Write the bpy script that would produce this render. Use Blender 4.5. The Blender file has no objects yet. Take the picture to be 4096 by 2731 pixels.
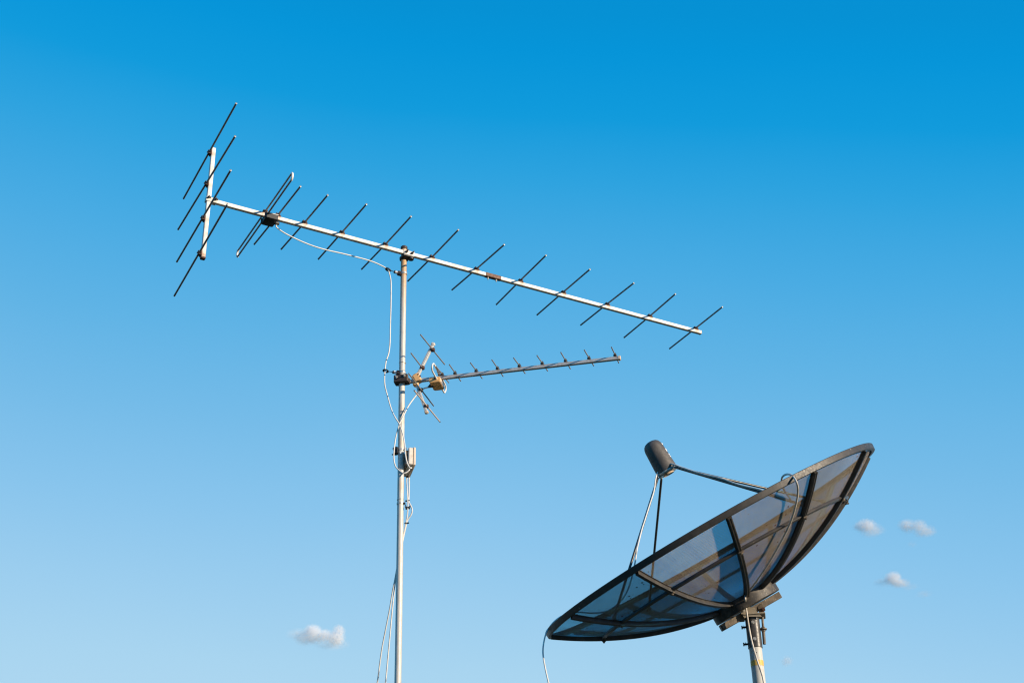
import bpy, bmesh, math, random
from mathutils import Vector as V, Matrix
random.seed(4)
C = bpy.context.scene.collection
SC = bpy.context.scene
# ------------------------------------------------------------------ camera
EYE = V((0, 0, 1.6)); FPX = 5410.66; PITCH = math.radians(28.380); ROLL = math.radians(-1.6587)
fw = V((0, math.cos(PITCH), math.sin(PITCH))); up0 = V((0, -math.sin(PITCH), math.cos(PITCH))); x0 = V((1, 0, 0))
RX = math.cos(ROLL)*x0 + math.sin(ROLL)*up0
UP = -math.sin(ROLL)*x0 + math.cos(ROLL)*up0
cam = bpy.data.cameras.new('camera'); co = bpy.data.objects.new('camera', cam); C.objects.link(co)
M = Matrix((RX, UP, -fw)).transposed().to_4x4(); M.translation = EYE
co.matrix_world = M
cam.sensor_fit = 'HORIZONTAL'; cam.sensor_width = 36; cam.lens = FPX/4096*36; cam.clip_start = 0.05; cam.clip_end = 20000
SC.camera = co

def ray(px, py):
    return RX*((px-2048)/FPX) + UP*((1365.5-py)/FPX) + fw
def at(px, py, Y):                       # the point on a sight line at world distance Y
    d = ray(px, py); return EYE + d*(Y/d.y)
def onz(px, py, z):                      # ... at height z
    d = ray(px, py); return EYE + d*((z-EYE.z)/d.z)
def onpl(px, py, P, N):                  # ... on the plane through P
    d = ray(px, py); return EYE + d*((P-EYE).dot(N)/d.dot(N))

# ------------------------------------------------------------------ materials
MATS = {}
def nodes(name):
    m = bpy.data.materials.new(name); m.use_nodes = True; MATS[name] = m
    nt = m.node_tree; return m, nt, nt.nodes['Principled BSDF']
def N(nt, t, **kw):
    n = nt.nodes.new(t)
    for k, v in kw.items():
        if k.startswith('i_'): n.inputs[k[2:].replace('_', ' ')].default_value = v
        else: setattr(n, k, v)
    return n
def mixc(nt, fac, a, b):
    n = nt.nodes.new('ShaderNodeMix'); n.data_type = 'RGBA'
    for k, v in ((0, fac), (6, a), (7, b)):
        if hasattr(v, 'is_output'): nt.links.new(v, n.inputs[k])
        else: n.inputs[k].default_value = v if k == 0 else (*v, 1)
    return n.outputs[2]
def noise(nt, scale, detail=4, rough=.6, stretch=None):
    tc = N(nt, 'ShaderNodeTexCoord'); src = tc.outputs['Object']
    if stretch:
        mp = N(nt, 'ShaderNodeMapping'); mp.inputs['Scale'].default_value = stretch
        nt.links.new(src, mp.inputs[0]); src = mp.outputs[0]
    n = N(nt, 'ShaderNodeTexNoise', i_Scale=scale, i_Detail=detail, i_Roughness=rough)
    nt.links.new(src, n.inputs['Vector']); return n.outputs['Fac']
def ramp(nt, s, lo, hi, a=0., b=1.):
    n = N(nt, 'ShaderNodeMapRange'); nt.links.new(s, n.inputs[0])
    for i, v in enumerate((lo, hi, a, b)): n.inputs[i+1].default_value = v
    return n.outputs[0]
def mul(nt, a, b):
    n = N(nt, 'ShaderNodeMath', operation='MULTIPLY')
    for i, v in enumerate((a, b)):
        if hasattr(v, 'is_output'): nt.links.new(v, n.inputs[i])
        else: n.inputs[i].default_value = v
    return n.outputs[0]
def mat(name, base, dirt=None, dscale=60, dlo=.45, dhi=.75, rough=.5, metal=0., bump=0., bscale=300, stain=None, stretch=None, spec=.5, chips=None):
    m, nt, b = nodes(name)
    col = base
    if dirt: col = mixc(nt, ramp(nt, noise(nt, dscale, 5, .65, stretch), dlo, dhi), base, dirt)
    if stain:                            # a painted-on attribute: rust and weathering with a shape of its own
        at_ = N(nt, 'ShaderNodeAttribute', attribute_name='stain')
        f = mul(nt, at_.outputs['Fac'], ramp(nt, noise(nt, 160, 5, .7), .25, .6, .35, 1))
        col = mixc(nt, f, col if hasattr(col, 'is_output') else col, stain)
    if chips: col = mixc(nt, ramp(nt, noise(nt, chips[0], 2, .5), chips[1], chips[1]+.02), col, chips[2])
    if hasattr(col, 'is_output'): nt.links.new(col, b.inputs['Base Color'])
    else: b.inputs['Base Color'].default_value = (*col, 1)
    b.inputs['Metallic'].default_value = metal; b.inputs['Specular IOR Level'].default_value = spec
    nt.links.new(ramp(nt, noise(nt, 90, 3), .3, .7, rough-.08, rough+.1), b.inputs['Roughness'])
    if bump:
        bp = N(nt, 'ShaderNodeBump', i_Strength=bump, i_Distance=.002)
        nt.links.new(noise(nt, bscale, 4), bp.inputs['Height']); nt.links.new(bp.outputs[0], b.inputs['Normal'])
    return m
RUST = (.20, .062, .014)
boom_m = mat('painted_boom', (.80, .77, .72), (.52, .44, .34), 34, .47, .75, .42, 0, .15, stain=(.36, .15, .035))
mast_m = mat('galvanised_pipe', (.62, .59, .53), (.46, .43, .37), 22, .42, .72, .48, .1, .2, 120, stain=(.56, .30, .11), stretch=(6, 6, .7))
rod_m = mat('aluminium_rod', (.19, .195, .20), (.11, .105, .10), 120, .45, .7, .42, .55)
dip_m = mat('dipole_aluminium', (.30, .29, .28), (.17, .16, .15), 120, .45, .7, .4, .4)
tube_m = mat('bright_aluminium', (.86, .82, .76), (.60, .55, .49), 80, .5, .8, .4, 0)
rodend_m = mat('cut_aluminium', (.34, .335, .33), None, rough=.4, metal=.2)
urod_m = mat('weathered_rod', (.42, .36, .31), (.22, .18, .15), 150, .4, .7, .45, .35)
uboom_m = mat('dull_aluminium', (.62, .58, .53), (.40, .36, .31), 60, .45, .75, .42, .35, .2, stain=(.26, .11, .04))
arm_m = mat('brushed_aluminium', (.66, .63, .58), (.50, .45, .38), 60, .45, .75, .42, .2, .2)
litrod_m = mat('sunlit_rod', (.68, .53, .42), (.50, .36, .26), 150, .4, .7, .5, 0)  # weathered rod with warm sunlight painted into its base colour
rustclip_m = mat('rusty_clip', (.055, .022, .014), (.11, .04, .02), 130, .4, .65, .7)
blackplastic_m = mat('black_plastic', (.018, .018, .02), (.05, .045, .04), 70, .5, .8, .5)
browncast_m = mat('brown_cast_iron', (.045, .03, .025), (.09, .055, .035), 90, .45, .75, .6, .1, .3)
sleeve_m = mat('rusted_sleeve', (.17, .085, .05), (.09, .045, .03), 90, .4, .7, .6, .2, .3)
zinc_m = mat('zinc_plate', (.55, .53, .48), (.30, .22, .15), 90, .5, .8, .4, .4)
tan_m = mat('tan_plastic', (.88, .50, .20), (.70, .38, .15), 45, .45, .8, .5, 0, .1)
beige_m = mat('beige_plastic', (.80, .72, .62), (.52, .44, .36), 30, .5, .85, .45)
peach_m = mat('peach_plastic', (.78, .60, .44), (.55, .40, .29), 30, .5, .85, .45)
cable_m = mat('white_cable', (.74, .71, .66), (.50, .46, .40), 35, .5, .85, .45)
greycable_m = mat('grey_cable', (.68, .62, .54), (.28, .25, .22), 40, .45, .8, .45)
dark_m = mat('black_dish_paint', (.048, .044, .040), (.11, .095, .078), 26, .48, .8, .40, 0, .15, chips=(95, .73, (.30, .27, .22)))
rim_m = mat('dusty_rim_paint', (.037, .033, .029), (.078, .066, .055), 18, .48, .8, .5, 0, .15, chips=(60, .74, (.42, .38, .31)))
hub_m = mat('dusty_hub_paint', (.040, .035, .030), (.16, .13, .095), 24, .47, .75, .55, 0, .25, chips=(110, .70, (.36, .31, .24)))
frame_m = mat('dusty_frame_paint', (.115, .092, .068), (.25, .20, .145), 30, .42, .72, .55, 0, .2, chips=(120, .70, (.40, .35, .28)))
clevis_m = mat('dusty_clevis_paint', (.30, .26, .20), (.42, .36, .28), 40, .42, .72, .55, 0, .2)
cap_m = mat('grey_feed_cap', (.070, .063, .057), (.13, .115, .10), 22, .45, .72, .6, 0, .1)
leg_m = mat('feed_leg_paint', (.05, .046, .042), (.13, .11, .09), 50, .5, .8, .28, .25)
pipe_m = mat('painted_pipe', (.56, .55, .51), (.46, .44, .39), 20, .45, .8, .55, 0, .15)
tape_m = mat('yellow_tape', (.70, .44, .08), (.58, .36, .1), 60, .5, .8, .5)
white_m = mat('white_paint', (.8, .78, .74), None, rough=.5)
ground_m = mat('grass_ground', (.035, .045, .018), (.055, .05, .03), .8, .4, .7, .9)

def mesh_mat(pitch=.0042, hole=.43):     # perforated aluminium sheet: rows of real holes let the sky through
    m, nt, b = nodes('perforated_mesh')
    col = mixc(nt, ramp(nt, noise(nt, 14, 5, .6), .35, .75), (.56, .365, .225), (.68, .45, .285))
    tc = N(nt, 'ShaderNodeTexCoord')
    vo = N(nt, 'ShaderNodeTexVoronoi', i_Scale=26.); nt.links.new(tc.outputs['Object'], vo.inputs['Vector'])
    spot = mul(nt, ramp(nt, vo.outputs['Distance'], .15, .10), ramp(nt, noise(nt, 5, 2), .53, .58))
    col = mixc(nt, spot, col, (.10, .035, .02))
    nt.links.new(col, b.inputs['Base Color']); b.inputs['Roughness'].default_value = .5; b.inputs['Metallic'].default_value = .25
    h = N(nt, 'ShaderNodeTexVoronoi', i_Scale=1/pitch, i_Randomness=0.); h.voronoi_dimensions = '2D'; nt.links.new(tc.outputs['UV'], h.inputs['Vector'])
    solid = N(nt, 'ShaderNodeMath', operation='GREATER_THAN'); nt.links.new(h.outputs['Distance'], solid.inputs[0]); solid.inputs[1].default_value = hole
    al = N(nt, 'ShaderNodeMath', operation='MAXIMUM'); nt.links.new(solid.outputs[0], al.inputs[0]); nt.links.new(spot, al.inputs[1])
    # unlit panels' deep blue is painted in: light through the holes is dimmed and tinted
    tr = N(nt, 'ShaderNodeBsdfTransparent'); tr.inputs['Color'].default_value = (.54, .86, .98, 1)
    ms = N(nt, 'ShaderNodeMixShader'); nt.links.new(al.outputs[0], ms.inputs[0]); nt.links.new(tr.outputs[0], ms.inputs[1]); nt.links.new(b.outputs[0], ms.inputs[2])
    nt.links.new(ms.outputs[0], nt.nodes['Material Output'].inputs['Surface'])
    # the strands between the holes are rounded: their normals tilt towards the nearest hole
    sc = N(nt, 'ShaderNodeVectorMath', operation='SCALE'); sc.inputs['Scale'].default_value = 1/pitch; nt.links.new(tc.outputs['UV'], sc.inputs[0])
    ps = N(nt, 'ShaderNodeVectorMath', operation='SCALE'); ps.inputs['Scale'].default_value = 1/pitch; nt.links.new(h.outputs['Position'], ps.inputs[0])
    df_ = N(nt, 'ShaderNodeVectorMath', operation='SUBTRACT'); nt.links.new(ps.outputs[0], df_.inputs[0]); nt.links.new(sc.outputs[0], df_.inputs[1])
    ma = N(nt, 'ShaderNodeVectorMath', operation='MULTIPLY_ADD'); nt.links.new(df_.outputs[0], ma.inputs[0]); ma.inputs[1].default_value = (1.5, 1.5, 0); ma.inputs[2].default_value = (.5, .5, .85)
    nm = N(nt, 'ShaderNodeNormalMap', space='TANGENT'); nm.uv_map = 'UVMap'; nt.links.new(ma.outputs[0], nm.inputs['Color']); nt.links.new(nm.outputs[0], b.inputs['Normal'])
    return m
mesh_m = mesh_mat()

# ------------------------------------------------------------------ mesh helpers
class MB:
    def __init__(s): s.v = []; s.f = []; s.st = {}
    def ring_loft(s, rings, cap=True, loop=False):
        b = len(s.v); n = len(rings[0])
        for r in rings: s.v += [V(p) for p in r]
        K = len(rings)
        for i in range(K if loop else K-1):
            j = (i+1) % K
            for k in range(n):
                l = (k+1) % n
                s.f.append((b+i*n+k, b+i*n+l, b+j*n+l, b+j*n+k))
        if cap and not loop:
            s.f.append(tuple(b+k for k in range(n))[::-1]); s.f.append(tuple(b+(K-1)*n+k for k in range(n)))
        return s
    def tube(s, pts, r, n=10, cap=True):
        pts = [V(p) for p in pts]; rings = []; u = None
        for i, p in enumerate(pts):
            t = (pts[min(i+1, len(pts)-1)] - pts[max(i-1, 0)]).normalized()
            if u is None: u = t.orthogonal().normalized()
            u = (u - t*u.dot(t)).normalized(); w = t.cross(u)
            ri = r[i] if isinstance(r, (list, tuple)) else r
            rings.append([p + (u*math.cos(a) + w*math.sin(a))*ri for a in [2*math.pi*k/n for k in range(n)]])
        return s.ring_loft(rings, cap)
    def box(s, c, ax, hs, bev=.0015):
        ax = [V(a).normalized() for a in ax]; c = V(c); x, y, z = hs; q = min(bev, x*.45, y*.45, z*.45)
        def rect(h, ins): 
            X, Y = x-ins, y-ins
            return [c + ax[0]*a + ax[1]*b_ + ax[2]*h for a, b_ in ((X, Y-q), (X-q, Y), (-X+q, Y), (-X, Y-q), (-X, -Y+q), (-X+q, -Y), (X-q, -Y), (X, -Y+q))]
        return s.ring_loft([rect(-z, q), rect(-z+q, 0), rect(z-q, 0), rect(z, q)])
    def bar(s, p, q, u, hu, hv, bev=.0015):   # box beam from p to q, u = width axis
        p, q = V(p), V(q); t = (q-p); L = t.length; t.normalize(); u = V(u); u = (u - t*u.dot(t)).normalized(); w = t.cross(u)
        return s.box((p+q)/2, (u, w, t), (hu, hv, L/2), bev)
    def lathe(s, base, axis, prof, n=32, cap=True):
        a = V(axis).normalized(); u = a.orthogonal().normalized(); w = a.cross(u)
        return s.ring_loft([[V(base) + a*h + (u*math.cos(t) + w*math.sin(t))*r for t in [2*math.pi*k/n for k in range(n)]] for r, h in prof], cap)
    def prism(s, poly, off):                  # polygon extruded by a vector
        poly = [V(p) for p in poly]; return s.ring_loft([poly, [p + V(off) for p in poly]])
    def build(s, name, m, parent=None, smooth=None, stain=None):
        o0 = parent
        me = bpy.data.meshes.new(name)
        org = V((0, 0, 0))
        if parent is not None: org = WORLD[parent.name]
        me.from_pydata([tuple(v - org) for v in s.v], [], s.f)
        bm = bmesh.new(); bm.from_mesh(me); bmesh.ops.recalc_face_normals(bm, faces=bm.faces); bm.to_mesh(me); bm.free()
        if stain is not None:
            a = me.attributes.new('stain', 'FLOAT', 'POINT')
            for i, v in enumerate(s.v): a.data[i].value = stain(v)
        me.materials.append(m)
        for p in me.polygons: p.use_smooth = True
        try: me.set_sharp_from_angle(angle=math.radians(38))
        except Exception: pass
        o = bpy.data.objects.new(name, me); C.objects.link(o)
        if parent is not None: o.parent = parent; WORLD[o.name] = org
        else: WORLD[o.name] = org
        return o
WORLD = {}
def thing(name, loc, label, cat, group=None):
    o = bpy.data.objects.new(name, None); C.objects.link(o); o.location = loc; o.empty_display_size = .1
    WORLD[o.name] = V(loc); o['label'] = label; o['category'] = cat
    if group: o['group'] = group
    return o
def smooth(pts, k=8):                    # Catmull-Rom through the points
    P = [V(p) for p in pts]; P = [P[0]*2-P[1]] + P + [P[-1]*2-P[-2]]; out = []
    for i in range(1, len(P)-2):
        a, b, c, d = P[i-1:i+3]
        for j in range(k):
            t = j/k
            out.append(.5*((2*b) + (c-a)*t + (2*a-5*b+4*c-d)*t*t + (-a+3*b-3*c+d)*t**3))
    out.append(P[-2]); return out
Zv = V((0, 0, 1))

# ------------------------------------------------------------------ ground (below the frame)
g = MB(); g.v = [V((-3000, -3000, 0)), V((3000, -3000, 0)), V((3000, 3000, 0)), V((-3000, 3000, 0))]; g.f = [(0, 1, 2, 3)]
go = g.build('ground', ground_m); go['kind'] = 'structure'; go['label'] = 'open grassy ground'

# ------------------------------------------------------------------ mast
YB = math.radians(30.29); B = V((math.cos(YB), math.sin(YB), 0)); E = V((math.sin(YB), -math.cos(YB), 0))   # boom, and across it towards the viewer
ZE = 4.213+1.6                            # height of the director rods
ZB = ZE-.0235                             # boom axis
def boom_at(x): return V((x, .58407*x+6.99499, ZB))
RM = .0172
bm0 = boom_at(-.611)
MX = onz(1616, 1012, ZB); 
# the mast stands just behind the boom
d_ = ray(1616, 1012); P_ = bm0 - E*(.011+RM+.003); MX = onpl(1616, 1012, P_, E); mx, my = MX.x, MX.y
def mp(z): return V((mx, my, z))
def mast_z(py):                           # height on the mast seen at picture row py
    lo, hi = 0., 9.
    for _ in range(50):
        z = (lo+hi)/2; d = mp(z)-EYE; y = 1365.5 - FPX*d.dot(UP)/d.dot(fw)
        if y > py: lo = z
        else: hi = z
    return z
ZT = mast_z(992)
mast = thing('antenna_mast', (mx, my, 0), 'tall thin galvanised pole carrying both television antennas and their white cables', 'mast')
zs = [0] + [i*.05 for i in range(1, int(ZT/.05))] + [ZT-.02, ZT]
pm = MB().tube([mp(z) + V((.0012*math.sin(z*2.1), .0, 0)) for z in zs], RM, 24)
def mast_stain(v):
    t = max(0, 1-(ZB-v.z)/.42) if v.z < ZB else 1
    spots = .55*max(0, 1-abs(v.z-mast_z(1650))/.05) + .4*max(0, 1-abs(v.z-mast_z(1770))/.05) + .35*max(0, 1-abs(v.z-mast_z(1945))/.03)
    return min(1, 1.3*t + spots)
pm.build('pole', mast_m, mast, stain=mast_stain)
MB().lathe(mp(ZT-.012), Zv, [(RM+.0015, 0), (RM+.003, .002), (RM+.003, .016), (RM-.001, .021), (.004, .023)], 24).build('end_cap', browncast_m, mast)
zj = mast_z(1452)
MB().lathe(mp(zj), Zv, [(RM+.0012, -.003), (RM+.0022, -.002), (RM+.0022, .002), (RM+.0012, .003)], 24).build('joint_band', zinc_m, mast)
zj = mast_z(1998)
MB().lathe(mp(zj), Zv, [(RM+.0006, -.004), (RM+.0012, -.003), (RM+.0012, .003), (RM+.0006, .004)], 24).build('joint_band', zinc_m, mast)

def standoff(px0, py0, px1, py1, Yo=-.012):      # cable eye on a screw held by a strap
    z = mast_z(py1); base = mp(z)
    P1 = at(px1, py1, my+Yo); P0 = at(px0, py0, my+Yo*1.5)
    t = (P0-P1).normalized(); L = (P0-P1).length
    s = MB()
    s.lathe(mp(z), Zv, [(RM+.0012, -.0075), (RM+.003, -.0065), (RM+.003, .0065), (RM+.0012, .0075)], 24)
    root = s.build('standoff_strap', zinc_m, mast)
    k = MB().bar(P1 + t*.000, P1 + t*.016, Zv, .012, .010); k.tube([P1+V((0, -.016, -.006)), P1+V((0, .012, -.006))], .005, 8)
    k.build('standoff_lug', browncast_m, root)
    MB().tube([P1+t*.015, P1+t*.033], .0085, 16).build('standoff_insulator', white_m, root)
    r = MB().tube([P1+t*.030, P1+t*.038], .0095, 8); r.tube([P1+t*.030, P0], .0022, 8)
    c0 = P0 + t*.006
    u = Zv; w = t
    r.tube([c0 + (w*math.cos(a)*1.35 + V((0, -1, .3)).normalized()*math.sin(a))*.0105 for a in [2*math.pi*i/16 for i in range(17)]], .0042, 8)
    r.build('standoff_eye', blackplastic_m, root)
standoff(1556, 1080, 1601, 1095); standoff(1547, 1484, 1597, 1492)
# lower right clip
z = mast_z(2014)
s = MB().lathe(mp(z), Zv, [(RM+.0008, -.006), (RM+.002, -.005), (RM+.002, .005), (RM+.0008, .006)], 24)
rt = s.build('standoff_strap', zinc_m, mast)
P1 = at(1617, 2012, my-.008); P2 = at(1626, 2027, my-.008)
k = MB().tube([P1, P2], .0022, 8); k.tube([P1-V((.003, 0, 0)), P1+V((.006, 0, 0))], .006, 8); k.build('standoff_eye', blackplastic_m, rt)
kk = at(1631, 2031, my-.008)
k = MB().box(kk, ((1, 0, .1), (0, 1, 0), (0, 0, 1)), (.012, .008, .0055), .002); k.box(kk+V((.008, 0, .006)), ((1, 0, .6), (0, 1, 0), (-.6, 0, 1)), (.006, .006, .003), .001)
k.box(kk+V((-.008, 0, .005)), ((1, 0, -.5), (0, 1, 0), (.5, 0, 1)), (.006, .006, .003), .001); k.build('cable_clip', blackplastic_m, rt)

# ------------------------------------------------------------------ large antenna
DIR = [((1201.9,745.9),(1017.2,977)),((1310.9,780.3),(1125,996.6)),((1465.8,816.8),(1273.6,1036.2)),((1644.4,865.6),(1446.7,1076.5)),((1833.6,919.2),(1631.6,1124)),((2017.3,978.3),(1808,1159.4)),((2184.4,1020.8),(1985.4,1217.7)),((2360,1076.6),(2148.2,1259.4)),((2535.5,1131.8),(2322.8,1300)),((2701.6,1175.4),(2496.6,1349.6)),((2889.7,1227.4),(2678.3,1394.2))]
REF = [((944.9,414.3),(734.3,794.6)),((940.3,545.6),(712.5,918)),((922.5,681.6),(707.4,1047)),((909.3,817.6),(697.6,1183))]
big = thing('television_antenna', bm0, 'large television antenna with long white boom and dark rods on top of the mast', 'antenna', 'television antennas on the mast')
RR = .0050
def rod(p, q, m, parent, name, r=RR, endm=rodend_m, sag=0.):
    p, q = V(p), V(q)
    o = MB().tube([p, (p+q)/2 + Zv*sag, q], r, 12).build(name, m, parent)
    t = (q-p).normalized()
    for P, sgn in ((p, -1), (q, 1)):
        e = MB(); a = P + t*sgn*.0006
        u = t.orthogonal().normalized(); w = t.cross(u)
        R_ = []
        for rad, h in ((r*1.06, -.006), (r*1.06, .0), (r*.6, .0004), (r*.55, -.004)):
            R_.append([a + t*sgn*h + (u*math.cos(x)+w*math.sin(x))*rad for x in [2*math.pi*k/12 for k in range(12)]])
        e.ring_loft(R_, cap=False); e.build('tube_end', endm, o)
    return o
def line_meet(p, q, x_of):                # where a rod crosses the boom (horizontal lines)
    dx = (q-p); n = V((-B.y, B.x, 0)); o = x_of
    t = (o-p).dot(n)/dx.dot(n); return p + dx*t
crossing = []
def clip(P, t, parent, r=RR, w=.0155, z0=None, up=Zv, across=None, m=rustclip_m):
    """saddle that holds a rod on the boom: foot, two ears and a wing screw"""
    f = (t - up*t.dot(up)).normalized(); s_ = up.cross(f).normalized()
    k = MB()
    k.box(P - up*(r+.0038), (s_, f, up), (w, .0145, .0036), .001)
    for sg in (-1, 1):
        k.box(P + s_*sg*(r+.0035) - up*.001, (s_ + up*.25*sg, f, up), (.0033, .0125, r+.0035), .001)
    k.tube([P + up*(r*.6), P + up*(r+.007)], .0035, 8)
    return k.build('rod_clip', m, parent)
ends = []
for (a, b) in DIR:
    p, q = onz(*a, ZE), onz(*b, ZE)
    x = line_meet(p, q, bm0); crossing.append(x)
    o = rod(p, q, rod_m, big, 'director_rod', sag=random.uniform(-.005, .003))
    clip(V((x.x, x.y, ZE)), (p-q).normalized(), o)
bend = crossing[-1] + B*.035
# post with the four reflector rods
pj = onpl(833.6, 803, V((bm0.x, bm0.y, ZB)), E); pj = V((pj.x, pj.y, ZB)); pj = bm0 + B*((pj-bm0).dot(B))
ptop = onpl(848, 594, pj, E); pbot = onpl(809.5, 1030, pj, E)
start = pj + B*.014
NB = 420
L = (bend-start).dot(B)
bs = MB(); h = .011; hv = .0112
rings = []
prof = [(h, hv-.0015), (h-.0015, hv), (-h+.0015, hv), (-h, hv-.0015), (-h, 0), (-h, -hv+.0015), (-h+.0015, -hv), (h-.0015, -hv), (h, -hv+.0015), (h, 0)]
for i in range(NB+1):
    c = V((start.x, start.y, ZB)) + B*(L*i/NB) - Zv*.004*math.sin(math.pi*i/NB)*0
    rings.append([c + E*u + Zv*w for u, w in prof])
bs.ring_loft(rings)
cs = [(c-start).dot(B) for c in crossing]
def boom_stain(v):
    s_ = (v-start).dot(B); hgt = (v.z-ZB)/hv
    d = min(abs(s_-c-.002) for c in cs+[ (onpl(1049, 800, bm0, E)-start).dot(B) ])
    w = .007 + .004*hgt
    t = max(0, 1-d/(w*2.3)); return min(1, t*1.5)*(.55+.45*max(0, hgt))
bs.build('boom', boom_m, big, stain=boom_stain)
MB().box(bend + V((0, 0, ZB-bend.z)) + B*.002, (E, Zv, B), (.0124, .0126, .004), .002).build('boom_end_cap', beige_m, big)
# splice sleeve
sa = onpl(1940, 1083, bm0, E); sb_ = onpl(2001, 1105, bm0, E)
ca = V((start.x, start.y, ZB)) + B*((sa-start).dot(B)); cb = V((start.x, start.y, ZB)) + B*((sb_-start).dot(B))
k = MB().bar(ca, cb, E, .0128, .0128, .002)
sl = k.build('splice_sleeve', sleeve_m, big)
for t_ in (.18, .72):
    c = ca.lerp(cb, t_)
    k = MB().tube([c + Zv*.019, c + Zv*.012, c - Zv*.012, c - Zv*.0121, c - Zv*.022, c - Zv*.0221, c - Zv*.030], [.004, .004, .004, .0055, .0055, .003, .003], 6)
    k.build('sleeve_screw', zinc_m, sl)
# reflector post
post = MB()
up_ = (Zv)
pt = V((pj.x, pj.y, ptop.z)); pb = V((pj.x, pj.y, pbot.z)); nP = 60
rings = []
hw = .0122
for i in range(nP+1):
    c = pt.lerp(pb, i/nP)
    rings.append([c + E*math.copysign(abs(math.cos(a))**.35, math.cos(a))*hw*.98 + B*math.copysign(abs(math.sin(a))**.35, math.sin(a))*hw*.98 for a in [2*math.pi*(j+.5)/16 for j in range(16)]])
post.ring_loft(rings)
rz = []
for (a, b) in REF:                        # rods lie on the rear face of the post; solve each one's height
    tgt = pj - B*(.0122+.010)
    best = None
    for i in range(400):
        z = pj.z-.8 + i*.004
        m_ = (onz(*a, z)+onz(*b, z))/2
        dd = abs((m_-tgt).dot(B))
        if best is None or dd < best[0]: best = (dd, z)
    rz.append(best[1])
po = post.build('reflector_post', boom_m, big, stain=lambda v: .55*max(0, 1-min(abs(v.z-(z-.01)) for z in rz)/.02) + .35*max(0, (pj.z-.1-v.z)/.3))
MB().box(pb - Zv*.004, (E, B, Zv), (.0128, .0128, .006), .002).build('post_end_cap', rustclip_m, po)
for (a, b), z in zip(REF, rz):
    p, q = onz(*a, z), onz(*b, z)
    o = rod(p, q, rod_m, big, 'reflector_rod', r=.0053)
    x = line_meet(p, q, pj); clip(V((pj.x, pj.y, z)) - B*(.0122+.010), (p-q).normalized(), o, up=-B)
# bracket joining post and boom
k = MB(); k.box(V((pj.x, pj.y, ZB)) + B*.013, (B, E, Zv), (.030, .0145, .0150), .002)
br = k.build('post_bracket', zinc_m, big)
for s_, zz in ((-.006, .006), (.034, .004)):
    c = V((pj.x, pj.y, ZB)) + B*s_ + E*.0145 + Zv*zz
    k = MB().tube([c, c+E*.010], .0065, 6); k.tube([c+E*.008, c+E*.020], .0035, 8); k.box(c+E*.004+B*.006+Zv*.003, (B, E, Zv), (.008, .003, .004), .001); k.build('bracket_bolt', blackplastic_m, br)
# folded dipole: one loop of tube standing upright, upper run on the boom, lower run under it
dn, df = onz(1166.4, 695, ZE), onz(953.5, 1000, ZE)
dx_ = line_meet(dn, df, bm0); drop = .043; td = (dn-df).normalized()
loop = []
hl = drop/2
for i in range(13):
    a = math.pi/2 - math.pi*i/12; loop.append(dn - td*hl*.0 + td*math.cos(a)*hl*.8 - Zv*hl + Zv*math.sin(a)*hl)
for i in range(13):
    a = -math.pi/2 - math.pi*i/12; loop.append(df + td*math.cos(a)*hl*.8 - Zv*hl + Zv*math.sin(a)*hl)
loop.append(loop[0])
dip = MB().tube(loop, .0050, 12, cap=False).build('folded_dipole', dip_m, big)
for P, sg in ((dn, 1), (df, -1)):
    arc = [P + td*sg*(math.cos(a)*hl*.8) - Zv*hl + Zv*math.sin(a)*hl for a in [math.pi/2-math.pi*i/12 for i in range(13)]]
    MB().tube(arc, .0062, 12).build('loop_bend', tube_m, dip)
clip(V((dx_.x, dx_.y, ZE)), td, dip)
# connection box under the boom
bc = V((dx_.x, dx_.y, ZB)) + B*.024 - Zv*(.0112+.020) + E*.016
k = MB(); k.box(bc, (B, E, Zv), (.034, .042, .0185), .004)
jb = k.build('junction_box', blackplastic_m, big)
MB().box(bc + Zv*.0175 + B*.004, (B, E, Zv), (.033, .0405, .003), .001).build('box_lid', zinc_m, jb)
for q_, a_, b_ in ((.030, .02, -.008), (-.030, .012, -.012)):
    MB().tube([bc + E*q_ - B*.030 + Zv*a_, bc + E*q_ - B*.030 + Zv*b_], .010, 12).build('box_terminal', blackplastic_m, jb)
gl0 = bc + B*.033 - Zv*.008 - E*.004
k = MB().tube([gl0, gl0 + B*.014, gl0 + B*.024], [.011, .011, .008], 14); k.build('cable_gland', rim_m, jb)
# clamp on the mast
k = MB()
cM = V((start.x, start.y, ZB)) + B*((MX-start).dot(B)) + B*.012
k.box(cM + E*.0125, (B, Zv, E), (.034, .0142, .0016), .001)
k2 = k.build('clamp_plate', boom_m, big, stain=lambda v: 0)
k = MB(); k.box(cM - Zv*.019 - E*.004, (B, E, Zv), (.036, .018, .0075), .004); k.lathe(mp(ZB-.030), Zv, [(RM+.001, 0), (RM+.008, .002), (RM+.009, .016), (RM+.001, .018)], 24)
k.lathe(cM + B*.02 - Zv*.034 - E*.004, Zv, [(.006, 0), (.016, .002), (.018, .012)], 20)
k.build('clamp_saddle', blackplastic_m, big)
for s_ in (-.018, .018):
    c = cM + B*s_ + E*.014 + Zv*.001
    k = MB().tube([c, c+E*.007], .0080, 6); k.tube([c+E*.004, c+E*.026], .0038, 8); k.build('clamp_bolt', browncast_m, k2)

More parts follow.
